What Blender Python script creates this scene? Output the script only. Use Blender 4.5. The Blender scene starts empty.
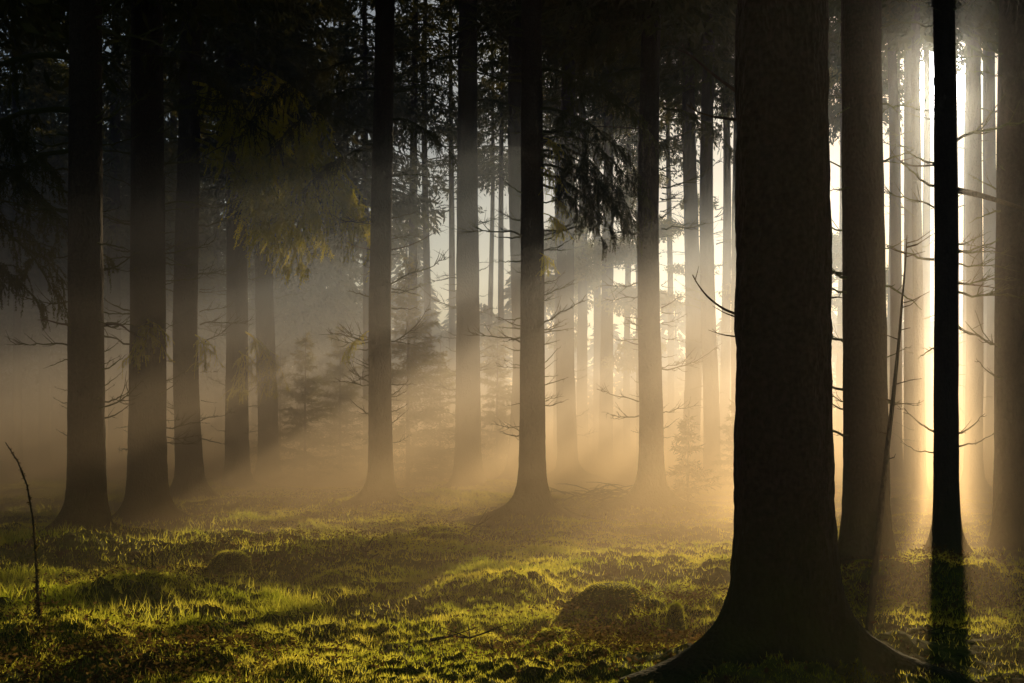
import bpy, math, random
import numpy as np
from mathutils import Vector, Matrix

R = math.radians
random.seed(7)
rng = np.random.default_rng(11)
scene = bpy.context.scene
C = bpy.data.collections.new('forest'); scene.collection.children.link(C)

# ------------------------------------------------------------------ camera
F = 1422.2; HOR = 430.0; CAMH = 1.3
cam_d = bpy.data.cameras.new('camera'); cam = bpy.data.objects.new('camera', cam_d)
C.objects.link(cam); cam.location = (0, 0, CAMH); cam.rotation_euler = (R(90), 0, 0)
cam_d.lens = 50; cam_d.sensor_width = 36; cam_d.shift_y = (HOR - 341.5) / 1024
cam_d.clip_start = 0.05; cam_d.clip_end = 6000
scene.camera = cam

def P(px, py, Y):                      # point of the place seen at that spot at distance Y
    return Vector(((px - 512) / F * Y, Y, CAMH + (HOR - py) / F * Y))

# ------------------------------------------------------------------ noise
def _hash(ix, iy, s):
    n = (ix.astype(np.int64) * 374761393 + iy.astype(np.int64) * 668265263 + s * 974634777) & 0xffffffff
    n = ((n ^ (n >> 13)) * 1274126177) & 0xffffffff
    return ((n ^ (n >> 16)) & 0xffffff) / float(0xffffff)
def vnoise(x, y, s=0):
    ix = np.floor(x); iy = np.floor(y); fx = x - ix; fy = y - iy
    fx = fx * fx * fx * (fx * (fx * 6 - 15) + 10); fy = fy * fy * fy * (fy * (fy * 6 - 15) + 10)
    ix = ix.astype(np.int64); iy = iy.astype(np.int64)
    a = _hash(ix, iy, s); b = _hash(ix + 1, iy, s); c = _hash(ix, iy + 1, s); d = _hash(ix + 1, iy + 1, s)
    return (a + (b - a) * fx) * (1 - fy) + (c + (d - c) * fx) * fy
def fbm(x, y, s, o=3):
    t = 0; a = 1; n = 0
    for k in range(o):
        t = t + a * vnoise(x * 2 ** k + 17.3 * k, y * 2 ** k - 9.1 * k, s + k); n += a; a *= .5
    return t / n

# ------------------------------------------------------------------ materials
def mat(name):
    m = bpy.data.materials.new(name); m.use_nodes = True; m.node_tree.nodes.clear()
    return m, m.node_tree.nodes, m.node_tree.links
def N(nodes, t, **kw):
    n = nodes.new(t)
    for k, v in kw.items():
        if k in n.inputs: n.inputs[k].default_value = v
        else: setattr(n, k, v)
    return n
def ramp(nodes, stops):
    r = nodes.new('ShaderNodeValToRGB'); e = r.color_ramp.elements
    while len(e) > 1: e.remove(e[-1])
    e[0].position = stops[0][0]; e[0].color = (*stops[0][1], 1)
    for p, c in stops[1:]:
        q = e.new(p); q.color = (*c, 1)
    return r

def bark_material(name, dark, light, moss):
    m, n, l = mat(name)
    out = N(n, 'ShaderNodeOutputMaterial'); b = N(n, 'ShaderNodeBsdfPrincipled', Roughness=.95)
    b.inputs['Specular IOR Level'].default_value = .1
    tc = N(n, 'ShaderNodeTexCoord'); mp = N(n, 'ShaderNodeMapping'); mp.inputs['Scale'].default_value = (1, 1, .45)
    l.new(tc.outputs['Object'], mp.inputs['Vector'])
    v = N(n, 'ShaderNodeTexVoronoi', Scale=40); ns = N(n, 'ShaderNodeTexNoise', Scale=38, Detail=8)
    l.new(mp.outputs[0], v.inputs['Vector']); l.new(tc.outputs['Object'], ns.inputs['Vector'])
    cr = ramp(n, [(.2, dark), (.9, light)]); l.new(ns.outputs[0], cr.inputs[0])
    # moss toward the foot
    sx = N(n, 'ShaderNodeSeparateXYZ'); l.new(tc.outputs['Object'], sx.inputs[0])
    mr = N(n, 'ShaderNodeMapRange'); mr.inputs[1].default_value = .05; mr.inputs[2].default_value = .9
    mr.inputs[3].default_value = 1.7; mr.inputs[4].default_value = .0
    l.new(sx.outputs[2], mr.inputs[0])
    n2 = N(n, 'ShaderNodeTexNoise', Scale=5, Detail=5); l.new(tc.outputs['Object'], n2.inputs['Vector'])
    mu = N(n, 'ShaderNodeMath', operation='MULTIPLY'); l.new(mr.outputs[0], mu.inputs[0]); l.new(n2.outputs[0], mu.inputs[1])
    mx = N(n, 'ShaderNodeMix', data_type='RGBA'); l.new(mu.outputs[0], mx.inputs[0])
    l.new(cr.outputs[0], mx.inputs[6]); mx.inputs[7].default_value = (*moss, 1)
    l.new(mx.outputs[2], b.inputs['Base Color'])
    bp = N(n, 'ShaderNodeBump', Strength=.8, Distance=.02); l.new(v.outputs[0], bp.inputs['Height']); l.new(bp.outputs[0], b.inputs['Normal'])
    l.new(b.outputs[0], out.inputs[0]); return m
M_BARK = bark_material('spruce_bark', (.010, .008, .006), (.040, .032, .024), (.035, .045, .010))
M_DEAD = bark_material('dead_wood', (.03, .024, .018), (.09, .07, .05), (.05, .06, .02))

def leaf_material(name, c1, c2, tr1, tr2, scale=2.5, mixf=.5):
    m, n, l = mat(name)
    out = N(n, 'ShaderNodeOutputMaterial'); d = N(n, 'ShaderNodeBsdfDiffuse'); t = N(n, 'ShaderNodeBsdfTranslucent')
    ge = N(n, 'ShaderNodeNewGeometry'); ns = N(n, 'ShaderNodeTexNoise', Scale=scale, Detail=4)
    l.new(ge.outputs['Position'], ns.inputs['Vector'])
    a = ramp(n, [(.35, c1), (.65, c2)]); b = ramp(n, [(.35, tr1), (.65, tr2)])
    l.new(ns.outputs[0], a.inputs[0]); l.new(ns.outputs[0], b.inputs[0])
    l.new(a.outputs[0], d.inputs[0]); l.new(b.outputs[0], t.inputs[0])
    mx = N(n, 'ShaderNodeMixShader', Fac=mixf); l.new(d.outputs[0], mx.inputs[1]); l.new(t.outputs[0], mx.inputs[2])
    l.new(mx.outputs[0], out.inputs[0]); return m
M_CROWN = leaf_material('spruce_needles', (.02, .03, .01), (.05, .06, .02), (.04, .05, .01), (.09, .08, .015), .7, .35)
M_BOUGH = leaf_material('backlit_needles', (.04, .05, .012), (.09, .085, .02), (.45, .44, .02), (.90, .78, .04), 3, .6)  # same spruce needles as lit from behind, the sun's gold put into the colour
M_YOUNG = leaf_material('young_needles', (.05, .06, .02), (.09, .09, .03), (.12, .14, .03), (.24, .20, .05), 3, .5)
M_GRASS = leaf_material('grass_blades', (.05, .07, .012), (.11, .12, .02), (.42, .50, .03), (.97, .90, .12), 1.3, .82)
M_LITTER = leaf_material('leaf_litter', (.045, .028, .015), (.10, .055, .022), (.07, .04, .012), (.20, .11, .03), 8, .4)
M_SHRUB = leaf_material('reddish_shrub', (.045, .035, .015), (.08, .05, .02), (.12, .10, .02), (.20, .12, .04), 6, .5)

def ground_material():
    m, n, l = mat('mossy_forest_floor')
    out = N(n, 'ShaderNodeOutputMaterial'); b = N(n, 'ShaderNodeBsdfPrincipled', Roughness=.9)
    b.inputs['Specular IOR Level'].default_value = .05
    b.inputs['Sheen Weight'].default_value = .08; b.inputs['Sheen Tint'].default_value = (.75, .85, .2, 1)
    ge = N(n, 'ShaderNodeNewGeometry')
    n1 = N(n, 'ShaderNodeTexNoise', Scale=.9, Detail=6, Roughness=.65); n2 = N(n, 'ShaderNodeTexNoise', Scale=14, Detail=6, Roughness=.7)
    n3 = N(n, 'ShaderNodeTexNoise', Scale=2.3, Detail=5)
    for q in (n1, n2, n3): l.new(ge.outputs['Position'], q.inputs['Vector'])
    moss = ramp(n, [(.3, (.020, .026, .006)), (.55, (.085, .105, .014)), (.75, (.22, .23, .03))])
    soil = ramp(n, [(.3, (.028, .018, .010)), (.6, (.075, .045, .020)), (.8, (.15, .075, .03))])
    l.new(n2.outputs[0], moss.inputs[0]); l.new(n2.outputs[0], soil.inputs[0])
    f = ramp(n, [(.55, (0, 0, 0)), (.68, (1, 1, 1))]); l.new(n3.outputs[0], f.inputs[0])
    mx = N(n, 'ShaderNodeMix', data_type='RGBA'); l.new(f.outputs[0], mx.inputs[0])
    l.new(moss.outputs[0], mx.inputs[6]); l.new(soil.outputs[0], mx.inputs[7])
    l.new(mx.outputs[2], b.inputs['Base Color'])
    n4 = N(n, 'ShaderNodeTexNoise', Scale=45, Detail=5, Roughness=.7); l.new(ge.outputs['Position'], n4.inputs['Vector'])
    bp = N(n, 'ShaderNodeBump', Strength=.9, Distance=.03); l.new(n4.outputs[0], bp.inputs['Height']); l.new(bp.outputs[0], b.inputs['Normal'])
    l.new(b.outputs[0], out.inputs[0]); return m
M_GROUND = ground_material()
M_MOSS = M_GROUND

# ------------------------------------------------------------------ mesh building
class MB:
    def __init__(s): s.v = []; s.f = []; s.n = 0
    def add(s, verts, faces):
        s.v.append(np.asarray(verts, dtype=np.float32).reshape(-1, 3))
        f = np.asarray(faces, dtype=np.int32) + s.n; s.f.append(f); s.n += len(s.v[-1])
    def mesh(s, name, m, smooth=False):
        v = np.concatenate(s.v); me = bpy.data.meshes.new(name)
        loops = np.concatenate([f.ravel() for f in s.f]); tot = np.concatenate([np.full(len(f), f.shape[1], np.int32) for f in s.f])
        st = np.concatenate([[0], np.cumsum(tot)[:-1]]).astype(np.int32)
        me.vertices.add(len(v)); me.vertices.foreach_set('co', v.ravel())
        me.loops.add(len(loops)); me.loops.foreach_set('vertex_index', loops)
        me.polygons.add(len(tot)); me.polygons.foreach_set('loop_start', st)
        me.update(calc_edges=True); me.validate()
        me.polygons.foreach_set('use_smooth', np.full(len(me.polygons), smooth)); me.materials.append(m)
        return me
    def tube(s, pts, radii, n=6):
        pts = [Vector(p) for p in pts]; V = []
        for i, p in enumerate(pts):
            d = (pts[min(i + 1, len(pts) - 1)] - pts[max(i - 1, 0)]).normalized()
            a = d.cross(Vector((0, 0, 1)) if abs(d.z) < .9 else Vector((1, 0, 0))).normalized(); b = d.cross(a)
            for k in range(n):
                t = 2 * math.pi * k / n; V.append(p + (a * math.cos(t) + b * math.sin(t)) * radii[i])
        Fc = [[i * n + k, i * n + (k + 1) % n, (i + 1) * n + (k + 1) % n, (i + 1) * n + k] for i in range(len(pts) - 1) for k in range(n)]
        s.add([tuple(v) for v in V], Fc)
    def blades(s, p, d, w):            # triangles: base points, length vectors, half-width vectors
        k = len(p); V = np.empty((k, 3, 3), np.float32); V[:, 0] = p - w; V[:, 1] = p + w; V[:, 2] = p + d
        s.add(V.reshape(-1, 3), np.arange(k * 3).reshape(-1, 3))
    def strips(s, p, d, w):            # lozenges
        k = len(p); V = np.empty((k, 4, 3), np.float32)
        V[:, 0] = p; V[:, 1] = p + d * .4 + w; V[:, 2] = p + d; V[:, 3] = p + d * .4 - w
        s.add(V.reshape(-1, 3), np.arange(k * 4).reshape(-1, 4))

def link(name, me, parent=None, loc=None, rot=None, sc=None):
    o = bpy.data.objects.new(name, me); C.objects.link(o)
    if parent: o.parent = parent
    if loc is not None: o.location = loc
    if rot is not None: o.rotation_euler = rot
    if sc is not None: o.scale = (sc,) * 3 if not hasattr(sc, '__len__') else sc
    return o
def tag(o, label=None, cat=None, group=None, kind=None):
    if label: o['label'] = label
    if cat: o['category'] = cat
    if group: o['group'] = group
    if kind: o['kind'] = kind
    return o

# ------------------------------------------------------------------ trees: where
# px of the trunk, trunk width in px, distance, label, (dead branches), lean
G_TREES = 'spruce trunks of the misty forest'
TREES = [
 (86, 37, 16.0, 'broad dark trunk, leftmost of the near trees, just right of the arching weed stalk', 28),
 (146, 38, 20.0, 'second broad trunk from the left with a wide misty foot', 30),
 (191, 26, 25.0, 'dark trunk third from the left with long dead branches on both sides', 32),
 (237, 24, 33.0, 'hazy trunk behind the golden hanging bough, its foot lost in mist', 14),
 (268, 21, 38.0, 'grey misty trunk just right of the trunk behind the golden bough', 8),
 (381, 24, 23.0, 'slim dark trunk standing alone where the golden bough ends', 32),
 (467, 26, 32.0, 'grey trunk between the two dark central trunks, foot fading into mist', 20),
 (519, 24, 37.0, 'pale trunk half hidden behind the left edge of the central dark trunk', 5),
 (532, 26, 21.0, 'central dark trunk with a flared mossy foot and a dark needle bough on its right', 30),
 (568, 20, 39.0, 'pale grey trunk right of the central dark trunk, fading out at mid height', 5),
 (651, 24, 23.0, 'straight dark trunk with short forked dead twigs on both sides, right of centre', 34),
 (690, 18, 43.0, 'pale trunk washed out by bright mist left of the slim dark trunk', 4),
 (712, 17, 36.0, 'slim dark trunk just left of the giant foreground trunk', 12),
 (866, 45, 12.7, 'thick trunk right of the giant one, crossed by light shafts', 22),
 (911, 14, 38.0, 'thin bluish misty trunk between the leaning pole and the black trunk', 5),
 (920, 11, 27.0, 'narrow dark trunk touching the left side of the black sunlit-edged trunk', 5),
 (946, 25, 13.8, 'black trunk standing right in front of the sun', 12),
 (972, 18, 28.0, 'grey trunk just right of the black trunk that hides the sun', 8),
 (1014, 36, 14.5, 'thick trunk cut by the right edge of the photo', 12),
]
FAR = [(115,17,44),(170,12,52),(367,9,45),(411,12,48),(427,10,54),(583,13,54),(606,16,50),(725,12,50),(889,8,52),(986,10,46),
       (338,8,58),(44,12,50),(18,10,44),(300,9,56),(452,9,60),(500,8,58),(840,8,58),(1001,9,60),(1018,8,54),(490,7,66),(520,8,52),(-20,9,56),(85,9,64),(150,8,58),(190,8,66),(255,9,60),(30,9,66),(275,8,68),(56,9,60),(218,9,60),(131,8,62),(896,14,35),(597,10,59),(627,8,57),(671,8,60),(536,9,63),(990,14,39),(968,12,47),(900,7,62),(956,8,56)]
CL = [(557,8,55),(640,9,49),(768,10,51),(822,10,57),(735,9,45),(1080,9,60)]; FAR += CL; FAR.append((929, 11, 50)); CLUMPS = {c[0] for c in CL}  # CL: trees added so their foliage clumps cut the sun into beams
BIG = (784, 97, 7.1, 'giant foreground trunk with a wide flared root foot', 8)
OFF = [(-90, 30, 17), (-260, 30, 22), (-420, 30, 30), (-150,30,34), (1150, 34, 22), (1290, 34, 30), (1130,30,40), (1420,30,24),(-330,30,44),(1240,30,48)]
def txy(px, Y): return ((px - 512) / F * Y, Y)
ALLPOS = [txy(t[0], t[2]) + (t[1] / F * t[2] / 2,) for t in TREES + [BIG]] 

# hummocks: x, y, radius, height
HUM = []
def hum(px, py, rad, h):
    Y = CAMH * F / (py - HOR); HUM.append(((px - 512) / F * Y, Y, rad, h))
hum(612, 606, .4, .06)
hum(445, 540, .50, .12); hum(585, 650, .2, .06); hum(110, 600, .5, .12); hum(300, 625, 1.0, .05); hum(700, 560, .8, .05); hum(395, 560, .7, .05)
hum(780, 470, 3.5, .15); hum(985, 590, .45, .20); hum(905, 590, .4, .18); hum(230, 510, 1.2, .16); hum(460, 500, 1.5, .14); hum(60, 560, .8, .15)
hum(350, 505, 1.6, .14); hum(870, 645, .35, .08); hum(500, 585, .5, .1); hum(20, 640, .5, .12); hum(180, 660, .5, .08)

def height(x, y):
    x = np.asarray(x, dtype=np.float64); y = np.asarray(y, dtype=np.float64)
    r = np.hypot(x, y); near = np.clip((75 - r) / 40, 0, 1); fine = np.clip((34 - r) / 12, 0, 1)
    h = (fbm(x / 5.0, y / 5.0, 3, 2) - .5) * .34 * near
    h += (fbm(x / 1.3, y / 1.3, 21, 3) - .5) * .22 * near
    b = 1 - np.abs(fbm(x / .42, y / .42, 41, 2) * 2 - 1); h += (b - .75) * .10 * fine; b2 = 1 - np.abs(fbm(x / .19 + 3, y / .19, 51, 2) * 2 - 1); h += (b2 - .75) * .10 * fine * np.clip((fbm(x / 1.7, y / 1.7, 88, 2) - .35) * 4, .1, 1.3)
    h += (fbm(x / .11, y / .11, 61, 2) - .5) * .07 * fine
    for (tx, ty, tr) in ALLPOS:
        d2 = (x - tx) ** 2 + (y - ty) ** 2; h += .16 * np.exp(-d2 / (2 * (tr * 3.0) ** 2))
    for (hx, hy, hr, hh) in HUM:
        d2 = (x - hx) ** 2 + (y - hy) ** 2; h += hh * np.exp(-(d2 / (hr * hr)) ** 1.5)
    return h - .06

def H(x, y): return float(height(np.array([x]), np.array([y]))[0])

# ------------------------------------------------------------------ ground sheet
def build_ground():
    a = np.concatenate([np.arange(-180, -24, 4.), np.arange(-24, 24, .062), np.arange(24, 180, 4.)]) * math.pi / 180
    r = [0.8, 2, 3, 4, 5]
    q = 5.4
    while q < 34: r.append(q); q *= 1.0042
    while q < 90: r.append(q); q *= 1.02
    while q < 4000: r.append(q); q *= 1.25
    r = np.array(r); A, Rr = np.meshgrid(a, r); X = Rr * np.sin(A); Y = Rr * np.cos(A); Z = height(X, Y)
    V = np.stack([X, Y, Z], -1).reshape(-1, 3); na = len(a); nr = len(r)
    i, j = np.meshgrid(np.arange(nr - 1), np.arange(na), indexing='ij'); j2 = (j + 1) % na
    Fq = np.stack([i * na + j, i * na + j2, (i + 1) * na + j2, (i + 1) * na + j], -1).reshape(-1, 4)[:, ::-1]
    mb = MB(); mb.add(V, Fq)
    c = len(V); jj = np.arange(na)
    mb.add([[0, 0, H(0, 0)]], np.zeros((0, 3), np.int32))
    mb.f.append(np.stack([jj, np.full(na, c), (jj + 1) % na], -1).astype(np.int32)[:, ::-1])
    o = link('ground', mb.mesh('ground', M_GROUND, True)); tag(o, kind='structure')
build_ground()

# ------------------------------------------------------------------ grass and ground cover (uncountable)
def scatter(n, r0, r1, a0=-22, a1=22, power=1.0):
    u = rng.random(n); r = r0 * (r1 / r0) ** (u ** power); a = np.radians(rng.uniform(a0, a1, n))
    return r * np.sin(a), r * np.cos(a), r
def rand_unit(n):
    a = rng.uniform(0, 2 * math.pi, n); return np.stack([np.cos(a), np.sin(a), np.zeros(n)], -1)
def grass():
    mb = MB()
    x, y, r = scatter(760000, 6.2, 36)
    dn = fbm(x / 1.1, y / 1.1, 77, 3); left = np.clip((2.5 - x) / 5 + .5, .5, 1)
    keep = rng.random(len(x)) < np.clip((dn - .40) * 6, .12, 1) * left * np.clip((r - 5) / 5, .4, 1)  # grass thinned towards the camera, standing in for foreground shade
    x, y, r, dn = x[keep], y[keep], r[keep], dn[keep]; k = len(x); z = height(x, y)
    tall = np.clip((fbm(x / .8, y / .8, 99, 2) - .45) * 5, 0, 1) * np.clip((2 - x) / 4 , .1, 1)
    L = (.022 + .034 * rng.random(k)) * (1 + 1.9 * tall * rng.random(k)) * np.clip((r - 5) / 5, .55, 1) 
    u = rand_unit(k) * (rng.uniform(.1, .9, k) * L)[:, None]; d = u; d[:, 2] = L
    s = np.stack([np.cos(t := rng.uniform(0, math.pi, k)), np.sin(t), np.zeros(k)], -1)
    w = s * (np.clip(r * .00038, .0024, .012) * rng.uniform(.7, 1.5, k))[:, None]
    mb.blades(np.stack([x, y, z - .005], -1), d, w)
    tag(link('grass', mb.mesh('grass', M_GRASS)), 'short bright green grass and moss blades over the forest floor', 'grass', kind='stuff')
    # dead leaves and needles
    mb = MB(); x, y, r = scatter(36000, 6.2, 30); dn = fbm(x / .9, y / .9, 177, 3); keep = rng.random(len(x)) < np.clip((dn - .5) * 4, .06, .7)
    x, y, r = x[keep], y[keep], r[keep]; k = len(x); z = height(x, y) + .012
    L = rng.uniform(.015, .04, k); d = rand_unit(k) * L[:, None]; d[:, 2] = rng.uniform(-.2, .8, k) * L
    w = np.stack([-d[:, 1], d[:, 0], rng.uniform(-.01, .01, k)], -1) * .35
    mb.strips(np.stack([x, y, z], -1), d, w)
    tag(link('leaf_litter', mb.mesh('leaf_litter', M_LITTER)), 'scattered reddish dead leaves and bits on the moss', 'leaf litter', kind='stuff')
    # low reddish shrubs (bilberry) in patches
    mb = MB()
    for (px, py, rad, n) in [(655, 640, .55, 900), (600, 625, .4, 400), (430, 520, 1.0, 700), (410, 545, .6, 500), (200, 668, .35, 400), (40, 660, .5, 700), (120, 585, .4, 300), (930, 590, .5, 500), (700, 600, .5, 400), (340, 500, 1.2, 500), (260, 560, .5, 250)]:
        Y = CAMH * F / (py - HOR); cx = (px - 512) / F * Y
        x = cx + rng.normal(0, rad, n); y = Y + rng.normal(0, rad * 1.3, n); z = height(x, y)
        for q in range(5):
            k = n; L = rng.uniform(.015, .035, k); hh = rng.uniform(.01, .11, k)
            p = np.stack([x + rng.normal(0, .02, k), y + rng.normal(0, .02, k), z + hh], -1); d = rand_unit(k) * L[:, None]; d[:, 2] = rng.uniform(-.3, .8, k) * L
            w = np.cross(d, rng.normal(0, 1, (k, 3))); w = w / (np.linalg.norm(w, axis=1)[:, None] + 1e-9) * (L * .3)[:, None]
            mb.strips(p, d, w)
    tag(link('low_shrubs', mb.mesh('low_shrubs', M_SHRUB)), 'patches of low reddish brown shrubs among the moss', 'ground cover', kind='stuff')
grass()

# ------------------------------------------------------------------ tree parts
TREE_H = 25.0
def trunk_mesh(r0, seed, n=28, detail=False, flare=1.0):
    rs = np.random.default_rng(seed)
    zs = list(np.concatenate([np.linspace(-.45, .0, 5), np.linspace(.03, 1.2, 26), np.linspace(1.3, 9, 240 if detail else 30), np.linspace(9.6, TREE_H, 18)]))
    k1 = rs.integers(4, 6); ph = rs.uniform(0, 6.28, 5); amp = rs.uniform(.5, 1.2, 3)
    th = np.linspace(0, 2 * math.pi, n, endpoint=False); V = []
    bend = rs.uniform(-.07, .07, 2)
    for z in zs:
        zz = max(z, 0); base = r0 * (max(1 - zz / (TREE_H + 1), .005)) ** .7 * 1.03
        fl = flare * r0 * (.55 * math.exp(-zz / .17) + .12 * math.exp(-zz / .55)) * (1 if z > 0 else 1 - z * 1.5)
        lob = flare * r0 * math.exp(-zz / .13) * 1.7 * (1 - min(z, 0) * 2.2) * (np.maximum(0, np.cos(k1 * th / 2 + ph[0])) ** 4 * amp[0] + np.maximum(0, np.cos(th * 1 + ph[1])) ** 6 * amp[1] + np.maximum(0, np.cos(th * 1 + ph[2])) ** 8 * amp[2])
        lob2 = r0 * .035 * (np.cos(3 * th + ph[3] + z * .1) + .7 * np.cos(5 * th + ph[4] - z * .2)) * (1 + 1.5 * math.exp(-zz / .5))
        rough = r0 * .03 * (vnoise(th * r0 * 26 + 5, np.full(n, z * 9. + seed)) - .5) * 2 + ((.012 * (vnoise(np.cos(th) * 14 + 50, np.sin(th) * 14 + z * 22.) - .5)) if detail else 0)
        rr = base + fl + lob + lob2 + rough
        cx = bend[0] * math.sin(z * .35 + ph[0]) * r0 * 6 * min(1, max(0, z) / 3); cy = bend[1] * math.sin(z * .3 + ph[1])
        V.append(np.stack([cx + rr * np.cos(th), cy + rr * np.sin(th), np.full(n, z)], -1))
    V = np.concatenate(V); m = len(zs)
    i, j = np.meshgrid(np.arange(m - 1), np.arange(n), indexing='ij')
    Fq = np.stack([i * n + j, i * n + (j + 1) % n, (i + 1) * n + (j + 1) % n, (i + 1) * n + j], -1).reshape(-1, 4)
    mb = MB(); mb.add(V, Fq); return mb.mesh('trunk', M_BARK, True)

def crown_mesh(seed, z0, z1, L0, nwh, nbr, dens, card=.20):
    """spruce crown: whorls of drooping branches carrying hanging sprays of needles"""
    rs = np.random.default_rng(seed); mb = MB()
    for w in range(nwh):
        f = (w + rs.random()) / nwh; z = z0 + (z1 - z0) * f
        Lm = L0 * (1 - f) ** .75 * (.75 + .25 * min(1, f * 6)) + .25
        for b in range(nbr):
            if rs.random() < .12: continue
            a = rs.uniform(0, 2 * math.pi); L = Lm * rs.uniform(.6, 1.15); up = rs.uniform(-.05, .35)
            t = np.linspace(0, 1, 6); hx = L * t; hz = L * (up * t - .55 * t * t + .18 * t ** 3)
            pts = np.stack([hx * math.cos(a), hx * math.sin(a), z + hz], -1)
            mb.tube(pts, [.022 * L ** .5 * (1 - .8 * q) for q in t], 3)
            n = int(dens * L); tt = rs.uniform(.15, 1, n) ** .8
            bx = np.interp(tt, t, hx); bz = np.interp(tt, t, hz); sd = rs.normal(0, .16 + .22 * (1 - np.abs(tt - .5)), n) * L * .55
            p = np.stack([bx * math.cos(a) - sd * math.sin(a), bx * math.sin(a) + sd * math.cos(a), z + bz - np.abs(sd) * .35 - rs.uniform(0, .12, n) * L], -1)
            ln = card * rs.uniform(.5, 1.3, n)
            d = np.stack([np.cos(a) * .6 + rs.normal(0, .5, n), np.sin(a) * .6 + rs.normal(0, .5, n), rs.uniform(-1.5, .1, n)], -1); d = d / np.linalg.norm(d, axis=1)[:, None] * ln[:, None]
            ww = np.cross(d, rs.normal(0, 1, (n, 3))); ww = ww / (np.linalg.norm(ww, axis=1)[:, None] + 1e-9) * (ln * rs.uniform(.1, .2, n))[:, None]
            mb.strips(p, d, ww)
    return mb.mesh('crown', M_CROWN)

def dead_branch_mesh(seed, long=False):
    """a dead branch of unit length along +X, crooked, forked, with side twigs"""
    rs = np.random.default_rng(seed); mb = MB(); n = 11; t = np.linspace(0, 1, n)
    c = rs.uniform(-.25, .40); s0 = rs.uniform(-.35, .3)
    z = s0 * t + c * t * t + np.cumsum(rs.normal(0, .022, n)); y = rs.uniform(-.25, .25) * t * t + np.cumsum(rs.normal(0, .02, n)); z -= z[0]; y -= y[0]
    pts = np.stack([t, y, z], -1); r = (.030 if not long else .016) * (1 - .85 * t)
    mb.tube(pts, r, 5)
    for k in range(rs.integers(3, 7) + (7 if long else 0)):
        f = rs.uniform(.15, .97); p = np.array([np.interp(f, t, q) for q in (t, y, z)]); L = rs.uniform(.08, .36) * (1.3 - f)
        a = rs.choice([-1, 1]) * rs.uniform(.3, 1.2); e = rs.uniform(-.5, 1.0)
        q = [p + np.array([math.cos(a) * u * L, math.sin(a) * u * L * .8, e * u * L + .3 * u * u * L]) for u in (0, .5, 1)]; q[1] += rs.normal(0, .012, 3)
        w = 1 if not long else .7
        mb.tube(q, [.010 * w, .008 * w, .003 * w], 4)
        if rs.random() < .5:
            v = (q[2] - q[1]) + rs.normal(0, .06, 3); mb.tube([q[1], q[1] + v * .6, q[1] + v * 1.1], [.006 * w, .005 * w, .002 * w], 3)
    return mb.mesh('dead_branch', M_DEAD, True)
DEAD = [dead_branch_mesh(100 + k) for k in range(10)]
DEADL = [dead_branch_mesh(200 + k, True) for k in range(6)]

def bough_mesh(seed, L, m, fullness=1.0, twig=.6, needle=.024, hang=1.0):
    """a living spruce branch along +X: crooked axis, forking side branches, hanging needle sprays of uneven length"""
    rs = np.random.default_rng(seed); mb = MB(); n = 14; t = np.linspace(0, 1, n)
    X = L * (t - .10 * t ** 3); Z = L * (.08 * t - .52 * t ** 2 * hang) + np.cumsum(rs.normal(0, .018, n)) * L * .5; Yy = L * rs.uniform(-.15, .15) * t * t + np.cumsum(rs.normal(0, .02, n)) * L * .5
    pts = np.stack([X, Yy, Z], -1); mb.tube(pts, .020 * (1 - .85 * t) * L ** .5, 6)
    def spray(q, rad, dens=.0042):
        mb.tube(q, [rad, rad * .75, rad * .35], 3)
        q = np.array(q); k = max(5, int(np.linalg.norm(q[-1] - q[0]) / dens)); f = rs.random(k)
        tt = np.array([0, .5, 1]); p = np.stack([np.interp(f, tt, q[:, c]) for c in range(3)], -1)
        ax = (q[2] - q[0]) / (np.linalg.norm(q[2] - q[0]) + 1e-9)
        o = rs.normal(0, 1, (k, 3)); o -= (o @ ax)[:, None] * ax; o /= np.linalg.norm(o, axis=1)[:, None] + 1e-9
        d = (o * .7 + ax * 1.0) * (needle * rs.uniform(.5, 1.3, k))[:, None]
        w = np.cross(d, rs.normal(0, 1, (k, 3))); w = w / (np.linalg.norm(w, axis=1)[:, None] + 1e-9) * needle * .17
        mb.strips(p, d, w)
    ns = int(L * 10 * fullness)
    for k in range(ns):
        if rs.random() < .15: continue
        f = .12 + .88 * (k + rs.random()) / ns; p = np.array([np.interp(f, t, pts[:, c]) for c in range(3)])
        sl = twig * rs.choice([.35, .6, 1.0, 1.3]) * (1.25 - .7 * f) * rs.uniform(.7, 1.3); a = rs.choice([-1, 1]) * rs.uniform(.35, 1.3)
        dr = rs.uniform(.1, .9) * hang; e0 = rs.uniform(-.25, .2)
        def at(u): return p + np.array([math.cos(a) * u * sl, math.sin(a) * u * sl, e0 * u * sl - dr * u * u * sl])
        spray([at(0), at(.5), at(1)], .005)
        for j in range(int(sl * 26) + 2):
            u = rs.uniform(.1, 1); bb = at(u); hl = rs.choice([.05, .09, .15, .24]) * rs.uniform(.7, 1.3)
            aa = a + rs.choice([-1, 1]) * rs.uniform(.2, 1.1)
            v = np.array([math.cos(aa) * .45 + rs.normal(0, .2), math.sin(aa) * .45 + rs.normal(0, .2), -rs.uniform(.4, 2.0) * hang]); v = v / np.linalg.norm(v)
            c1 = bb + v * hl * .5; spray([bb, c1, bb + v * hl + np.array([0, 0, -.25 * hl * hang])], .0025)
            if rs.random() < .35:
                v2 = v + rs.normal(0, .45, 3); spray([c1, c1 + v2 * hl * .25, c1 + v2 * hl * .5], .002)
    return mb.mesh('bough', m)

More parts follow.
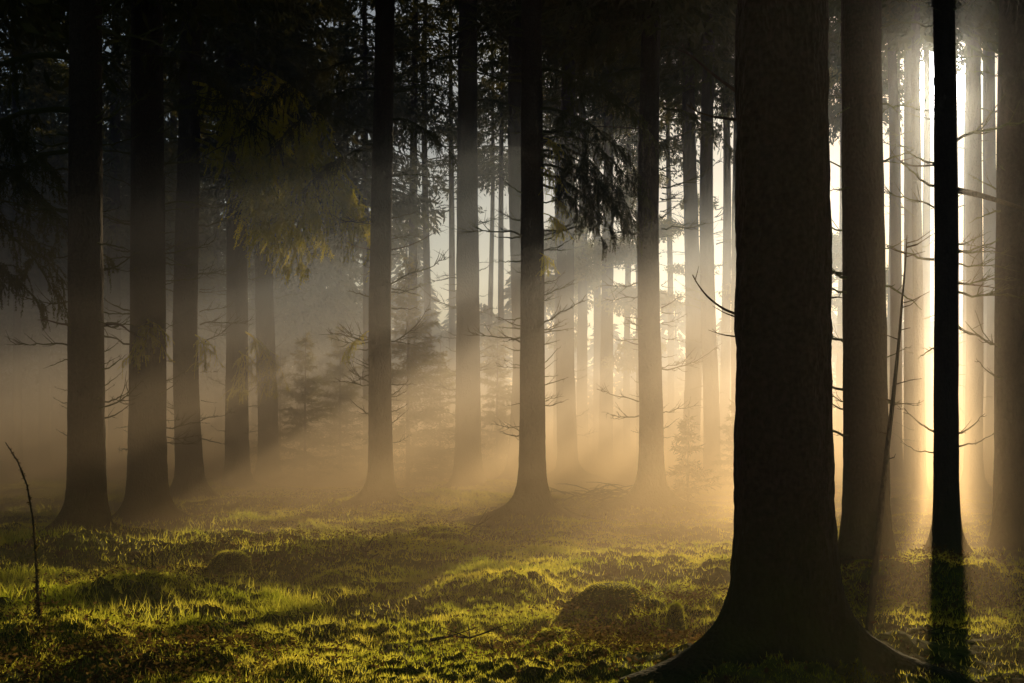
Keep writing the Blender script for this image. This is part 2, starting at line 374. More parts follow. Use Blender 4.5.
CROWNS = [crown_mesh(1, 7.0, 19, 2.5, 34, 8, 80, .24), crown_mesh(2, 8.0, 20, 2.4, 34, 8, 80, .24), crown_mesh(3, 9.5, 21, 2.5, 32, 8, 80, .24)]
HIGH = [crown_mesh(7, 12.0, 22, 2.4, 28, 8, 80, .26), crown_mesh(8, 13.0, 22, 2.4, 26, 8, 80, .26)]
TALL = [crown_mesh(9, 14.2, 24, 2.5, 28, 8, 90, .28), crown_mesh(10, 15.0, 24, 2.5, 26, 8, 90, .28)]
LACE = [crown_mesh(13, 11.5, 23, 2.3, 26, 4, 40, .24), crown_mesh(14, 12.8, 23, 2.4, 24, 5, 50, .24), crown_mesh(15, 10.5, 23, 2.0, 28, 3, 30, .22)]
GAP = [crown_mesh(16, 18.6, 25, 2.0, 16, 6, 50, .26)]
EDGE = [crown_mesh(5, 7.5, 22, 2.4, 40, 7, 45, .28), crown_mesh(6, 8.5, 22, 2.4, 38, 7, 45, .28)]
LOWER = [crown_mesh(11, 2.6, 20, 2.6, 46, 7, 30, .26), crown_mesh(12, 3.6, 20, 2.5, 44, 7, 30, .26)]
def clump_crown(seed, z0, z1, n):  # crown shape made up to block sun in blobs and leave light shafts
    """loose foliage clumps with clear holes between them"""
    rs = np.random.default_rng(seed); mb = MB()
    for k in range(n):
        z = rs.uniform(z0, 9.6) if rs.random() < .75 else rs.uniform(12.0, z1); a = rs.uniform(0, 6.28); q = rs.uniform(.3, 2.6); c = np.array([q * math.cos(a), q * math.sin(a), z]); rad = rs.uniform(.3, .95)
        mb.tube([(0, 0, z + .1), tuple(c * np.array([.5, .5, 1]) + np.array([0, 0, .12])), tuple(c)], [.02, .014, .006], 4)
        m = int(2400 * rad * rad) + 30; o = rs.normal(0, 1, (m, 3)); o = o / np.linalg.norm(o, axis=1)[:, None] * (rs.random(m) ** .5)[:, None] * rad * np.array([1.3, 1.3, .55])
        d = rs.normal(0, 1, (m, 3)) + np.array([0, 0, -.7]); d = d / np.linalg.norm(d, axis=1)[:, None] * rs.uniform(.07, .20, m)[:, None]
        w = np.cross(d, rs.normal(0, 1, (m, 3))); w = w / (np.linalg.norm(w, axis=1)[:, None] + 1e-9) * rs.uniform(.014, .034, m)[:, None]
        mb.strips(c + o, d, w)
    return mb.mesh('crown', M_YOUNG)
CLUMP = [clump_crown(21, 3.6, 15, 26), clump_crown(22, 4.5, 16, 26), clump_crown(23, 3.2, 15, 27)]
def crown_for(px, Y, k):
    if px in CLUMPS and px != 735: return CLUMP[k % 3]
    if px < 340 and Y > 49: return LOWER[k % 2]
    if px < 400 and Y > 43: return EDGE[k % 2]
    if px == 735: return LACE[0]
    if px in (583, 668, 745, 606, 633, 520, 597, 627, 671, 536): return LACE[1]
    if px < 540 and Y > 43: return LACE[k % 3]
    if px > 860 and Y > 33 and px not in (911, 1130): return GAP[0]
    if Y > 43: return EDGE[k % 2] if px < 440 else (LACE + TALL)[(k * 3) % 5]
    if px in (467, 568, 690, 712, 519): return HIGH[0]
    if px in (191, 237): return CROWNS[2]
    if px > 880 and Y > 25: return HIGH[0] if Y > 33 else CROWNS[2]
    if px > 480 and Y > 30: return CROWNS[2]
    return CROWNS[k % 3]
BOUGHS = [bough_mesh(31, 2.4, M_BOUGH, 1.0), bough_mesh(32, 1.8, M_BOUGH, 1.1), bough_mesh(33, 1.3, M_BOUGH, 1.0), bough_mesh(34, 2.0, M_BOUGH, 1.2, .55)]
BOUGHD = [bough_mesh(41, 1.9, M_CROWN, 1.5, .5), bough_mesh(42, 1.4, M_CROWN, 1.5, .4), bough_mesh(43, 2.2, M_CROWN, 1.3, .5)]

def add_dead(root, r0, n, Y, seed, zmin=1.0, zmax=7.8, sc=1.0):
    rs = random.Random(seed)
    for k in range(n + n // 2):
        short = k < n
        z = zmin + (zmax - zmin) * rs.random() ** (1.0 if short else .75); f = (z - zmin) / (zmax - zmin)
        a = rs.choice([0, math.pi]) + rs.uniform(-.6, .6)
        me = rs.choice(DEAD if short else DEADL); s = (rs.uniform(.16, .50) if short else rs.uniform(.5, 1.35) * (.6 + .5 * f)) * sc
        rr = r0 * .9 * (1 - z / 26) ** .7
        link('dead_branch', me, root, (math.cos(a) * rr, math.sin(a) * rr, z), (rs.uniform(-.8, .8), rs.uniform(-.25, .2), a), s)

def make_tree(px, wpx, Y, label, ndead, seed, crown=None, detail=False, group=G_TREES, flare=1.0, name='spruce_tree', lean=(0, 0), crot=None, csc=1.0):
    x, y = txy(px, Y); r0 = wpx / F * Y / 2 / 1.03
    root = bpy.data.objects.new(name, None); C.objects.link(root); root.location = (x, y, H(x, y) - .05 if Y < 60 else -.1); rv = random.Random(seed * 7); root.rotation_euler = (rv.uniform(-.012, .012), (0 if detail else rv.uniform(-.009, .009)), 0)
    if not detail and flare == 1.0: flare = rv.uniform(.75, 1.2)
    tag(root, label, 'tree', group)
    link('trunk', trunk_mesh(r0, seed, 128 if detail else (36 if Y < 28 else 18), detail, flare), root)
    if crown: 
        link('crown', crown, root, None, (0, 0, seed * 1.7 if crot is None else crot), (csc, csc, 1))
    if ndead: add_dead(root, r0, int(ndead * 1.7), Y, seed)
    return root

roots = {}
for k, (px, w, Y, lab, nd) in enumerate(TREES):
    roots[px] = make_tree(px, w, Y, lab, nd, 300 + k, crown_for(px, Y, k), flare={946: .45, 532: 1.75, 381: 1.7, 86: .95, 651: 1.6}.get(px, 1.0))
big = make_tree(*BIG[:4], 0, 400, CROWNS[1], True, flare=.88)

far_label = 'faint thin spruce trunk far back in the mist among others alike'
for k, (px, w, Y) in enumerate(FAR):
    make_tree(px, w * .9, Y, far_label, 0, 500 + k, crown_for(px, Y, k), group='faint far trunks in the mist')

def far_wood():
    mb = MB(); rs = np.random.default_rng(77)
    for k in range(150):
        px = rs.uniform(-350, 1350); Y = rs.uniform(70, 100); x = (px - 512) / F * Y
        hmax = 15 if px < 420 else (10 if px < 560 else (7.5 if px < 760 else 9)); h = hmax * rs.uniform(.6, 1.1)
        mb.tube([(x, Y, -.5), (x, Y, h)], [.2, .04], 5)
        n = int(90 * h); f = rs.random(n) ** .8; z = h * (.1 + .9 * f); rad = (2.6 * (1 - f) + .3) * np.sqrt(rs.random(n)) * rs.uniform(.8, 1.2); a = rs.uniform(0, 6.28, n)
        p = np.stack([x + rad * np.cos(a), Y + rad * np.sin(a), z - rad * .3], -1)
        d = np.stack([np.cos(a), np.sin(a), rs.uniform(-1, 0, n)], -1) * rs.uniform(.3, .8, n)[:, None]
        w = np.cross(d, rs.normal(0, 1, (n, 3))); w = w / (np.linalg.norm(w, axis=1)[:, None] + 1e-9) * .12; mb.strips(p, d, w)
    tag(link('far_wood', mb.mesh('far_wood', M_CROWN)), 'hazy far-off wood closing the view behind the trunks', 'wood', kind='stuff')
far_wood()

# ------------------------------------------------------------------ custom branches and boughs on given trees
def custom_branch(root, path, r, twigs=0, name='dead_branch', seed=0, dy=0):
    rs = np.random.default_rng(seed); mb = MB(); Y = root.location.y; pts = []
    for k, (px, py) in enumerate(path): pts.append(P(px, py, Y) + Vector((0, dy * k, 0)) - root.location)
    # smooth
    A = np.array([tuple(p) for p in pts]); t = np.linspace(0, 1, len(A)); tt = np.linspace(0, 1, len(A) * 3)
    B = np.stack([np.interp(tt, t, A[:, c]) for c in range(3)], -1)
    for _ in range(2): B[1:-1] = (B[:-2] + 2 * B[1:-1] + B[2:]) / 4
    mb.tube(B, r * (1 - .8 * tt), 6)
    L = np.linalg.norm(B[-1] - B[0])
    for k in range(twigs):
        f = rs.uniform(.2, .95); i = int(f * (len(B) - 1)); ax = B[min(i + 1, len(B) - 1)] - B[i - 1]; ax /= np.linalg.norm(ax)
        v = ax + rs.normal(0, .6, 3) + np.array([0, 0, .3]); v /= np.linalg.norm(v); l = L * rs.uniform(.1, .3)
        mb.tube([B[i], B[i] + v * l * .5, B[i] + v * l + np.array([0, 0, .1 * l])], [r * .35, r * .25, r * .12], 4)
    return link(name, mb.mesh(name, M_DEAD, True), root)
custom_branch(big, [(738, 315), (722, 309), (706, 296), (697, 284), (692, 275)], .008, 2)
custom_branch(big, [(738, 318), (724, 313), (712, 306)], .005, 1)
custom_branch(big, [(738, 337), (722, 335), (708, 330)], .005, 1)
custom_branch(big, [(736, 120), (715, 118), (697, 113), (686, 105)], .009, 3)
custom_branch(big, [(736, 92), (712, 75), (690, 55), (676, 50)], .010, 3)
custom_branch(big, [(830, 298), (838, 297), (846, 299)], .006, 0)
custom_branch(roots[946], [(957, 190), (968, 198), (982, 209), (1000, 222), (1024, 233), (1050, 240)], .035, 3, dy=-.25)
custom_branch(roots[946], [(937, 165), (915, 170), (895, 172), (880, 168)], .012, 6, dy=-.2)
custom_branch(roots[946], [(957, 283), (975, 285), (997, 288)], .014, 4)
custom_branch(roots[381], [(370, 250), (355, 247), (343, 240), (338, 232)], .012, 4)
custom_branch(roots[381], [(389, 250), (405, 247), (425, 238), (440, 228)], .014, 4)
custom_branch(roots[86], [(104, 325), (120, 323), (130, 332), (140, 338)], .018, 4)
custom_branch(roots[86], [(72, 325), (60, 324), (48, 320), (38, 320)], .016, 2)
custom_branch(roots[651], [(642, 345), (632, 344), (624, 340), (617, 341)], .012, 4)
custom_branch(roots[651], [(660, 308), (668, 304), (674, 300), (679, 296)], .012, 4)
custom_branch(roots[651], [(643, 130), (615, 128), (585, 127), (560, 124)], .014, 5)

def put_bough(root, me, z, a, tilt=0, roll=0, s=1.0, label=None, r=.15):
    o = link('bough', me, root, (math.cos(a) * r, math.sin(a) * r, z - root.location.z), (roll, tilt, a), s)
    if label: o['label'] = label
def zof(py, Y): return CAMH + (HOR - py) / F * Y
# golden hanging boughs reaching right from the third/fourth trunks
t3 = roots[191]; t4 = roots[237]
gl = 'golden backlit needle bough hanging to the right'
for (py, me, a, s, tl) in [(112, 0, -.30, 1.25, .30), (140, 0, -.60, 1.1, .40), (95, 3, -.15, 1.45, .38), (150, 1, -.05, 1.5, .50), (85, 0, -.75, 1.2, .30), (130, 1, .25, 1.7, .5), (105, 3, -.1, 1.9, .22), (125, 0, .0, 1.75, .25)]:
    put_bough(t3, BOUGHS[me], zof(py, 25), a, tl, 0, s, gl)
for (py, me, a, s, tl) in [(90, 0, -.25, 1.6, .42), (125, 3, -.15, 1.6, .55), (65, 3, -.4, 1.6, .35), (150, 1, -.25, 1.8, .62), (165, 1, -.05, 1.5, .7)]:
    put_bough(t4, BOUGHS[me], zof(py, 33), a, tl, 0, s, gl)
put_bough(t4, BOUGHS[2], zof(330, 33), -.3, .5, 0, 1.2, 'small light green bough low on the trunk')
put_bough(t4, BOUGHS[2], zof(350, 33), -1.0, .4, 0, 1.0)
put_bough(roots[146], BOUGHS[2], zof(320, 20), -1.2, .2, 0, .7)
put_bough(roots[191], BOUGHS[2], zof(335, 25), -.8, .3, 0, .6)
put_bough(roots[381], BOUGHS[2], zof(330, 23), 3.5, .4, 0, .45)
# central tree
t5 = roots[532]
for (py, me, a, s, tl) in [(130, 0, -.2, .95, .14), (110, 2, -.35, .85, .2), (155, 1, .1, 1.1, .2), (150, 0, -.6, .85, .2), (70, 2, .1, .9, .1), (175, 1, -.3, 1.0, .25), (165, 2, -.1, .75, .22), (185, 1, .0, .9, .3), (140, 0, .25, .9, .15)]:
    put_bough(t5, BOUGHD[me], zof(py, 21), a, tl, 0, s, 'dark drooping needle bough right of the trunk')
for (py, a, s) in [(170, -2.0, .42), (215, -1.75, .4), (195, -1.5, .35), (255, -2.1, .33), (140, -1.8, .35)]:
    put_bough(t5, BOUGHS[2], zof(py, 21), a + 1.1, .3, 0, s, 'small yellow green sprig on the trunk face', r=.22)
# dark boughs over the upper left and along the top
for (px, py, me, a, s) in [(86, 110, 0, 3.4, 1.2), (86, 60, 2, 3.6, 1.3), (86, 150, 1, 3.0, 1.2), (146, 60, 0, -.6, 1.0), (381, 90, 0, 3.6, 1.0), (381, 60, 2, 3.3, 1.1), (381, 120, 1, -.4, .9),
                           (467, 100, 0, -.4, 1.2), (467, 60, 2, 3.6, 1.2), (651, 70, 0, 3.4, .9), (651, 50, 2, -.4, .9), (651, 110, 1, -.2, .9), (381, 150, 1, 3.3, .9), (712, 60, 0, -.5, 1.2), (712, 130, 2, 3.5, 1.0), (690, 80, 0, 3.2, 1.5)]:
    t = roots[px]; put_bough(t, BOUGHD[me], zof(py, t.location.y), a, .1, 0, s)

# trees just outside the frame: one hangs boughs in, the unseen rest added for shade
off_lab = ['spruce just outside the left edge whose dark boughs reach into the photo', ] 
for k, (px, w, Y) in enumerate(OFF):
    r = make_tree(px, w, Y, ('spruce just outside the left edge whose dark boughs hang into the photo' if k == 0 else 'unseen spruce added beyond the frame edge to shade the mist'), 6 if k in (0,) else 0, 600 + k, TALL[k % 2] if px > 1000 and Y > 25 else CROWNS[k % 3], group='spruces just beyond the frame' if k else 'spruce reaching in from the left')
    if k == 0:
        for (py, me, a, s) in [(150, 0, -.2, 1.2), (200, 2, -.4, 1.1), (100, 1, .0, 1.3), (240, 1, .3, 1.1)]:
            put_bough(r, BOUGHD[me], zof(py, Y), a, .05, 0, s)

# ------------------------------------------------------------------ young spruces in the understorey
def young_spruce(px, Y, h, label, seed, n=1.0):
    rs = np.random.default_rng(seed); x, y = txy(px, Y); root = bpy.data.objects.new('young_spruce', None); C.objects.link(root)
    root.location = (x, y, H(x, y)); tag(root, label, 'young tree', 'young spruces in the mist')
    mb = MB(); mb.tube([(0, 0, -.1), (0, 0, h * .5), (.02, 0, h * 1.03)], [.02 * h ** .7, .012 * h ** .7, .003], 6); link('trunk', mb.mesh('trunk', M_DEAD, True), root)
    mb = MB(); nw = int(h * 5)
    for w in range(nw):
        f = (w + rs.random() * .6) / nw; z = h * (.06 + .93 * f)
        for b in range(6):
            a = rs.uniform(0, 6.28); L = (.30 * h) * (1 - f) ** .8 * rs.uniform(.35, 1.15) + .08; z = h * (.06 + .93 * f) + rs.normal(0, .35 / 5)
            t = np.array([0, .33, .66, 1]); hz = L * ((.10 + rs.normal(0, .12)) * t - .12 * t * t + .35 * f * t); pts = np.stack([L * t * math.cos(a), L * t * math.sin(a), z + hz], -1)
            mb.tube(pts, [.008, .006, .004, .002], 3)
            k = int(L * 130 * n) + 4; u = rs.random(k); sd = rs.normal(0, .16, k) * L * (1.2 - u)
            bz = np.interp(u, t, hz)
            p = np.stack([L * u * math.cos(a) - sd * math.sin(a), L * u * math.sin(a) + sd * math.cos(a), z + bz - abs(sd) * .2], -1)
            d = np.stack([math.cos(a) * .8 - np.sign(sd) * math.sin(a) * .6 + rs.normal(0, .3, k), math.sin(a) * .8 + np.sign(sd) * math.cos(a) * .6 + rs.normal(0, .3, k), rs.normal(-.1, .5, k)], -1) * (rs.uniform(.06, .15, k))[:, None]
            ww = np.cross(d, rs.normal(0, 1, (k, 3))); ww = ww / (np.linalg.norm(ww, axis=1)[:, None] + 1e-9) * .012
            mb.strips(p, d, ww)
    link('foliage', mb.mesh('foliage', M_YOUNG), root); return root
young_spruce(408, 35, 5.6, 'tallest young spruce, between the slim dark trunk and the grey trunk', 1)
young_spruce(497, 40, 4.3, 'small pointed young spruce right of the grey trunk', 2)
young_spruce(305, 38, 3.9, 'pale young spruce left of the tip of the golden bough', 3)
young_spruce(340, 41, 4.4, 'young spruce behind the tip of the golden bough', 4)
young_spruce(440, 38, 3.6, 'bushy young spruce beside the grey trunk on its left', 5)
young_spruce(688, 27, 1.7, 'low young spruce at the left foot of the slim dark trunk', 6)
young_spruce(738, 33, 2.2, 'young spruce peeping out left of the giant trunk', 7)
young_spruce(280, 42, 3.6, 'faint young spruce beside the grey misty trunk at left', 8)

# ------------------------------------------------------------------ small things on the forest floor
def weed_stalk():
    Y = 8.9; x, y = txy(38, Y); z0 = H(x, y); root = bpy.data.objects.new('weed_stalk', None); C.objects.link(root); root.location = (x, y, z0)
    tag(root, 'thin dark arching weed stalk with tiny dry leaves at the left edge', 'plant')
    pix = [(40, 645), (38, 600), (36, 560), (33, 520), (27, 485), (18, 462), (6, 443)]
    pts = [P(a, b, Y) - root.location for a, b in pix]; pts[0].z = -.05
    mb = MB(); mb.tube(pts, [.011, .009, .008, .006, .005, .004, .002], 6); link('stem', mb.mesh('stem', M_DEAD, True), root)
    rs = np.random.default_rng(5); A = np.array([tuple(p) for p in pts]); n = 420; f = rs.random(n) ** 1.4; t = np.linspace(0, 1, len(A))
    p = np.stack([np.interp(f, t, A[:, c]) for c in range(3)], -1); L = rs.uniform(.012, .035, n) * (1.4 - f)
    d = rs.normal(0, 1, (n, 3)); d[:, 2] += .3; d = d / np.linalg.norm(d, axis=1)[:, None] * L[:, None]
    w = np.cross(d, rs.normal(0, 1, (n, 3))); w = w / np.linalg.norm(w, axis=1)[:, None] * (L * .25)[:, None]
    mb = MB(); mb.strips(p, d, w); link('leaves', mb.mesh('leaves', M_SHRUB), root)
weed_stalk()

def leaning_pole():
    Y = 9.2; x, y = txy(868, Y); root = bpy.data.objects.new('leaning_sapling', None); C.objects.link(root); root.location = (x, y, H(x, y))
    tag(root, 'thin bare dead sapling leaning right in front of the thick right-hand trunk', 'sapling')
    pix = [(867, 640), (873, 590), (880, 520), (887, 450), (893, 400), (899, 340), (903, 290), (906, 255), (907, 235)]
    pts = [P(a, b, Y) - root.location for a, b in pix]; pts[0].z = -.08
    mb = MB(); mb.tube(pts, [.026, .024, .021, .017, .014, .010, .007, .005, .002], 8); link('stem', mb.mesh('stem', M_DEAD, True), root)
    rs = random.Random(3); A = pts
    for k in range(13):
        f = rs.uniform(.35, .97) * (len(A) - 1); i = int(f); p = A[i].lerp(A[min(i + 1, len(A) - 1)], f - i)
        s = rs.choice([-1, 1]); L = rs.uniform(.05, .2); mb = MB()
        mb.tube([p, p + Vector((s * L * .5, rs.uniform(-.05, .05), L * .15)), p + Vector((s * L, rs.uniform(-.1, .1), L * rs.uniform(.2, .6)))], [.004, .003, .0015], 4)
        link('twig', mb.mesh('twig', M_DEAD, True), root)
leaning_pole()

def stump(px, py, r, h, label, seed, lean=0):
    Y = CAMH * F / (py - HOR); x, y = txy(px, Y); z = H(x, y); root = bpy.data.objects.new('mossy_stump', None); C.objects.link(root); root.location = (x, y, z); root.rotation_euler = (0, lean, 0)
    tag(root, label, 'stump'); n = 40; m = 26; th = np.linspace(0, 2 * math.pi, n, endpoint=False); V = []
    for k in range(m):
        f = k / (m - 1); zz = -.08 + (h + .08) * math.sin(f * math.pi / 2) ** .9; rr = r * (1.35 - .45 * f) * math.cos(f * math.pi / 2) ** .38 + .001
        ns = 1 + .35 * (vnoise(np.cos(th) * 2 + 7 + seed, np.sin(th) * 2 + zz * 9 + 5) - .5) + .12 * (vnoise(th * 9, np.full(n, zz * 60)) - .5)
        V.append(np.stack([rr * ns * np.cos(th), rr * ns * np.sin(th), np.full(n, zz)], -1))
    V = np.concatenate(V); i, j = np.meshgrid(np.arange(m - 1), np.arange(n), indexing='ij')
    mb = MB(); mb.add(V, np.stack([i * n + j, i * n + (j + 1) % n, (i + 1) * n + (j + 1) % n, (i + 1) * n + j], -1).reshape(-1, 4)); link('stump_wood', mb.mesh('stump_wood', M_MOSS, True), root)
    # moss fuzz
    k = 2600; idx = rng.integers(0, len(V), k); c = V[idx] + rng.normal(0, .004, (k, 3)); o = V[idx] * np.array([1, 1, .6]); o /= np.linalg.norm(o, axis=1)[:, None] + 1e-6
    L = rng.uniform(.006, .02, k)[:, None]; w = np.cross(o, rng.normal(0, 1, (k, 3))); w /= np.linalg.norm(w, axis=1)[:, None]
    mb = MB(); mb.blades(c, (o + rng.normal(0, .4, (k, 3))) * L, w * .002); link('moss', mb.mesh('moss', M_GRASS), root)
stump(674, 622, .052, .20, 'small upright mossy stump with a sunlit rim, left of the giant trunk', 1, .08)
stump(652, 624, .10, .11, 'low mossy stump just left of the small upright stump', 2)
stump(612, 604, .25, .17, 'large rounded moss covered stump in the middle of the forest floor', 3)
stump(446, 545, .24, .16, 'brown mossy stump left of the foot of the central trunk', 4)

def brush_pile():
    Y = 27; x, y = txy(612, Y); root = bpy.data.objects.new('brushwood_pile', None); C.objects.link(root); root.location = (x, y, H(x, y))
    tag(root, 'tangled heap of brushwood twigs left of the straight dark trunk', 'brushwood'); rs = np.random.default_rng(9); mb = MB()
    for k in range(75):
        p = np.array([rs.normal(0, .45), rs.normal(0, .4), rs.uniform(-.03, .22)]); a = rs.uniform(0, 6.28); L = rs.uniform(.3, .9); e = rs.uniform(-.1, .7)
        q = [p + np.array([math.cos(a) * u * L, math.sin(a) * u * L, e * u * L - .35 * u * u * L]) for u in (0, .25, .5, .75, 1)]
        mb.tube(q, [.012, .01, .008, .006, .003], 4)
    link('twigs', mb.mesh('twigs', M_DEAD, True), root)
brush_pile()

def fern(px, py, label, seed, s=1.0):
    Y = CAMH * F / (py - HOR); x, y = txy(px, Y); root = bpy.data.objects.new('fern', None); C.objects.link(root); root.location = (x, y, H(x, y)); tag(root, label, 'fern', 'small ferns at the trunk foot')
    rs = np.random.default_rng(seed)
    for k in range(6):
        mb = MB(); a = rs.uniform(0, 6.28); L = s * rs.uniform(.16, .30); t = np.linspace(0, 1, 26); X = L * t; Z = L * (.9 * t - .85 * t * t)
        pts = np.stack([X * math.cos(a), X * math.sin(a), Z], -1); mb.tube(pts[::5], [.003] * len(pts[::5]), 3)
        for sd in (-1, 1):
            ll = L * .28 * np.sin(np.pi * (t * .85 + .12)); d = np.stack([(-math.sin(a) * sd + .4 * math.cos(a)) * ll, (math.cos(a) * sd + .4 * math.sin(a)) * ll, -.15 * ll], -1)
            w = np.tile(np.array([math.cos(a), math.sin(a), .2]) * L * .018, (26, 1)); mb.strips(pts, d, w)
        link('frond', mb.mesh('frond', M_GRASS), root)
fern(889, 586, 'sunlit fern at the right foot of the thick trunk', 1, 1.2)
fern(905, 598, 'fern in front of the black trunk on its left', 2, 1.2)
fern(918, 580, 'small fern touching the black trunk', 3, 1.1)
fern(975, 575, 'fern right of the black trunk', 4, 1.0)

def fallen_branch(pix, Y, r, label, seed):
    x, y = txy(pix[0][0], Y); root = bpy.data.objects.new('fallen_branch', None); C.objects.link(root); root.location = (x, y, H(x, y)); tag(root, label, 'branch')
    rs = np.random.default_rng(seed); A = [P(a, b, Y) - root.location for a, b in pix]; mb = MB(); n = len(A)
    mb.tube(A, [r * (1 - .8 * k / (n - 1)) for k in range(n)], 6); link('stick', mb.mesh('stick', M_DEAD, True), root)
    for k in range(5):
        p = A[rs.integers(1, n - 1)]; v = Vector(rs.normal(0, .08, 3)); v.z = abs(v.z); mb = MB(); mb.tube([p, p + v * .6, p + v * 1.4], [r * .4, r * .3, r * .15], 4); link('twig', mb.mesh('twig', M_DEAD, True), root)
fallen_branch([(360, 548), (364, 552), (368, 560), (372, 566)], 14, .03, 'short broken stick poking from the moss at centre left', 1)
fallen_branch([(152, 600), (152, 570), (153, 545)], 11.3, .008, 'thin upright dead stem in the grass in front of the left trunks', 2)
fallen_branch([(620, 618), (600, 616), (585, 612), (570, 608)], 10.5, .01, 'thin dead branch lying left of the large rounded stump', 3)

# ------------------------------------------------------------------ mist
fallen_branch([(430, 640), (452, 636), (470, 638), (492, 631)], 9.0, .012, 'thin fallen twig lying in the moss at the bottom centre', 4)
fallen_branch([(225, 655), (240, 648), (262, 645), (275, 638)], 8.4, .010, 'small fallen twig lying at the bottom left', 5)
fallen_branch([(470, 533), (476, 526), (484, 522), (488, 515)], 18, .022, 'short dead stick leaning at the foot of the central trunk', 6)
fallen_branch([(900, 640), (925, 632), (940, 634), (965, 626)], 9.0, .012, 'thin fallen twig beside the shadow of the black trunk', 7)
stump(232, 566, .16, .17, 'small dark mossy stump left of centre in the sunlit moss', 5)
stump(556, 632, .13, .10, 'flat little mossy stump left of the large rounded one', 6)
def mist():
    mb = MB(); x0, x1, y0, y1, z0, z1 = -60, 75, -8, 82, -1.5, 16
    V = [(x, y, z) for x in (x0, x1) for y in (y0, y1) for z in (z0, z1)]
    mb.add(V, [[0, 1, 3, 2], [4, 6, 7, 5], [0, 4, 5, 1], [2, 3, 7, 6], [0, 2, 6, 4], [1, 5, 7, 3]])
    m, n, l = mat('mist'); out = N(n, 'ShaderNodeOutputMaterial'); vs = N(n, 'ShaderNodeVolumeScatter', Anisotropy=.69)
    vs.inputs['Color'].default_value = (1, .94, .84, 1)
    ge = N(n, 'ShaderNodeNewGeometry'); sx = N(n, 'ShaderNodeSeparateXYZ'); l.new(ge.outputs['Position'], sx.inputs[0])
    # density falls with height and thickens away from the camera
    def layer(hs, amp):
        a = N(n, 'ShaderNodeMath', operation='MULTIPLY'); a.inputs[1].default_value = -1 / hs; l.new(sx.outputs[2], a.inputs[0])
        e = N(n, 'ShaderNodeMath', operation='EXPONENT'); l.new(a.outputs[0], e.inputs[0])
        q = N(n, 'ShaderNodeMath', operation='MULTIPLY'); q.inputs[1].default_value = amp; l.new(e.outputs[0], q.inputs[0]); return q
    lo = layer(1.2, .125); hi = layer(2.6, .034); sm = N(n, 'ShaderNodeMath', operation='ADD'); l.new(lo.outputs[0], sm.inputs[0]); l.new(hi.outputs[0], sm.inputs[1])
    mr = N(n, 'ShaderNodeMapRange'); mr.interpolation_type = 'SMOOTHSTEP'; mr.inputs[1].default_value = 6; mr.inputs[2].default_value = 28; mr.inputs[3].default_value = .010; mr.inputs[4].default_value = 1.0
    xa = N(n, 'ShaderNodeMath', operation='MAXIMUM'); xa.inputs[1].default_value = 0; l.new(sx.outputs[0], xa.inputs[0])
    xb = N(n, 'ShaderNodeMath', operation='MULTIPLY_ADD'); xb.inputs[1].default_value = .5; l.new(xa.outputs[0], xb.inputs[0]); l.new(sx.outputs[1], xb.inputs[2]); l.new(xb.outputs[0], mr.inputs[0])
    g = N(n, 'ShaderNodeMath', operation='MULTIPLY'); l.new(sm.outputs[0], g.inputs[0]); l.new(mr.outputs[0], g.inputs[1])
    nz = N(n, 'ShaderNodeTexNoise', Scale=.16, Detail=3, Roughness=.6); mp = N(n, 'ShaderNodeMapping'); mp.inputs['Scale'].default_value = (1, 1, 2.6)
    l.new(ge.outputs['Position'], mp.inputs['Vector']); l.new(mp.outputs[0], nz.inputs['Vector'])
    nr = N(n, 'ShaderNodeMapRange'); nr.inputs[1].default_value = .35; nr.inputs[2].default_value = .65; nr.inputs[3].default_value = .45; nr.inputs[4].default_value = 1.6; l.new(nz.outputs[0], nr.inputs[0])
    g0 = g; g = N(n, 'ShaderNodeMath', operation='MULTIPLY'); l.new(g0.outputs[0], g.inputs[0]); l.new(nr.outputs[0], g.inputs[1])
    vf = N(n, 'ShaderNodeVolumeScatter', Anisotropy=.965); vf.inputs['Color'].default_value = (1, .9, .75, 1)
    k1 = N(n, 'ShaderNodeMath', operation='MULTIPLY'); k1.inputs[1].default_value = .035; l.new(g.outputs[0], k1.inputs[0]); l.new(k1.outputs[0], vf.inputs['Density'])
    l.new(g.outputs[0], vs.inputs['Density']); va = N(n, 'ShaderNodeVolumeAbsorption'); 
    h2 = N(n, 'ShaderNodeMath', operation='MULTIPLY'); h2.inputs[1].default_value = 1.0; l.new(g.outputs[0], h2.inputs[0]); l.new(h2.outputs[0], va.inputs['Density'])
    cr = N(n, 'ShaderNodeMapRange'); cr.inputs[1].default_value = .2; cr.inputs[2].default_value = 4.6; l.new(sx.outputs[2], cr.inputs[0])
    cm = N(n, 'ShaderNodeMix', data_type='RGBA'); l.new(cr.outputs[0], cm.inputs[0]); cm.inputs[6].default_value = (1, .80, .53, 1); cm.inputs[7].default_value = (.58, .72, 1, 1)  # warm sunlight low and cool skylight above, tinted into the mist colour
    l.new(cm.outputs[2], vs.inputs['Color']); l.new(cm.outputs[2], va.inputs['Color'])
    av = N(n, 'ShaderNodeAddShader'); l.new(vs.outputs[0], av.inputs[0]); l.new(va.outputs[0], av.inputs[1]); aw = N(n, 'ShaderNodeAddShader'); l.new(av.outputs[0], aw.inputs[0]); l.new(vf.outputs[0], aw.inputs[1]); l.new(aw.outputs[0], out.inputs['Volume'])
    m.cycles.volume_step_rate = .25
    m.cycles.volume_sampling = 'DISTANCE'
    tag(link('mist', mb.mesh('mist', m)), 'golden morning mist filling the forest', 'mist', kind='structure')
mist()

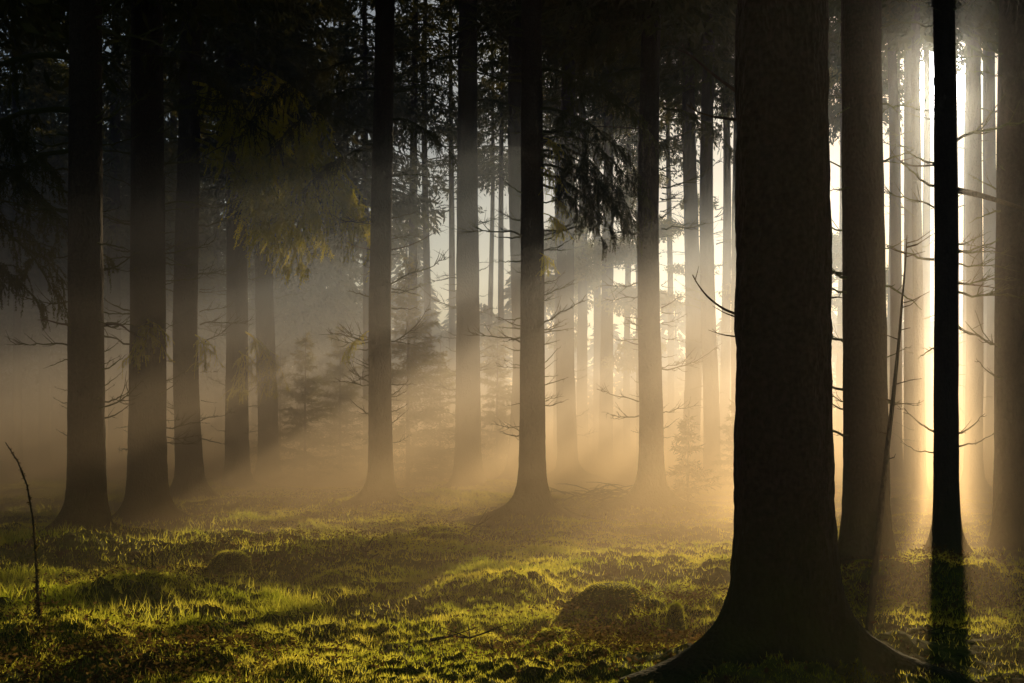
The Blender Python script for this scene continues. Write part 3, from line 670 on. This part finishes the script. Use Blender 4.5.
# ------------------------------------------------------------------ light
S = Vector((942 - 512, F, HOR - 85)).normalized()
az = math.atan2(S.x, S.y); el = math.asin(S.z)
sun = bpy.data.lights.new('sun', 'SUN'); sun.energy = 5.0; sun.angle = R(.5); sun.color = (1, .73, .39)
so = bpy.data.objects.new('sun', sun); C.objects.link(so); so.rotation_euler = S.to_track_quat('Z', 'Y').to_euler(); so.location = (20, 60, 30)
w = bpy.data.worlds.new('World'); scene.world = w; w.use_nodes = True; n = w.node_tree.nodes; l = w.node_tree.links; n.clear()
out = N(n, 'ShaderNodeOutputWorld'); bg = N(n, 'ShaderNodeBackground', Strength=.042); sk = N(n, 'ShaderNodeTexSky', sky_type='NISHITA')
sk.sun_disc = False; sk.sun_elevation = el; sk.sun_rotation = az; sk.dust_density = .6; sk.air_density = 1.0
# bright aureole of the low sun in the hazy sky
tc = N(n, 'ShaderNodeTexCoord'); dp = N(n, 'ShaderNodeVectorMath', operation='DOT_PRODUCT'); dp.inputs[1].default_value = tuple(S); l.new(tc.outputs['Generated'], dp.inputs[0])
mxx = N(n, 'ShaderNodeMath', operation='MAXIMUM'); mxx.inputs[1].default_value = 0; l.new(dp.outputs['Value'], mxx.inputs[0])
p1 = N(n, 'ShaderNodeMath', operation='POWER'); p1.inputs[1].default_value = 30; l.new(mxx.outputs[0], p1.inputs[0])
p2 = N(n, 'ShaderNodeMath', operation='POWER'); p2.inputs[1].default_value = 14000; l.new(mxx.outputs[0], p2.inputs[0])
k1 = N(n, 'ShaderNodeMath', operation='MULTIPLY'); k1.inputs[1].default_value = .28; l.new(p1.outputs[0], k1.inputs[0])
k2 = N(n, 'ShaderNodeMath', operation='MULTIPLY_ADD'); k2.inputs[1].default_value = 160; l.new(p2.outputs[0], k2.inputs[0]); l.new(k1.outputs[0], k2.inputs[2])
bg2 = N(n, 'ShaderNodeBackground'); bg2.inputs[0].default_value = (1, .96, .9, 1); l.new(k2.outputs[0], bg2.inputs[1])
ad = N(n, 'ShaderNodeAddShader'); l.new(sk.outputs[0], bg.inputs[0]); l.new(bg.outputs[0], ad.inputs[0]); l.new(bg2.outputs[0], ad.inputs[1]); l.new(ad.outputs[0], out.inputs[0])

# ------------------------------------------------------------------ render settings
scene.view_settings.view_transform = 'Standard'; scene.view_settings.look = 'None'; scene.view_settings.exposure = 0; scene.view_settings.gamma = 1
cy = scene.cycles
cy.use_denoising = True
try: cy.denoiser = 'OPENIMAGEDENOISE'
except Exception: pass
cy.max_bounces = 4; cy.diffuse_bounces = 2; cy.glossy_bounces = 1; cy.transmission_bounces = 2; cy.transparent_max_bounces = 4; cy.volume_bounces = 0
cy.use_adaptive_sampling = False
cy.volume_max_steps = 256
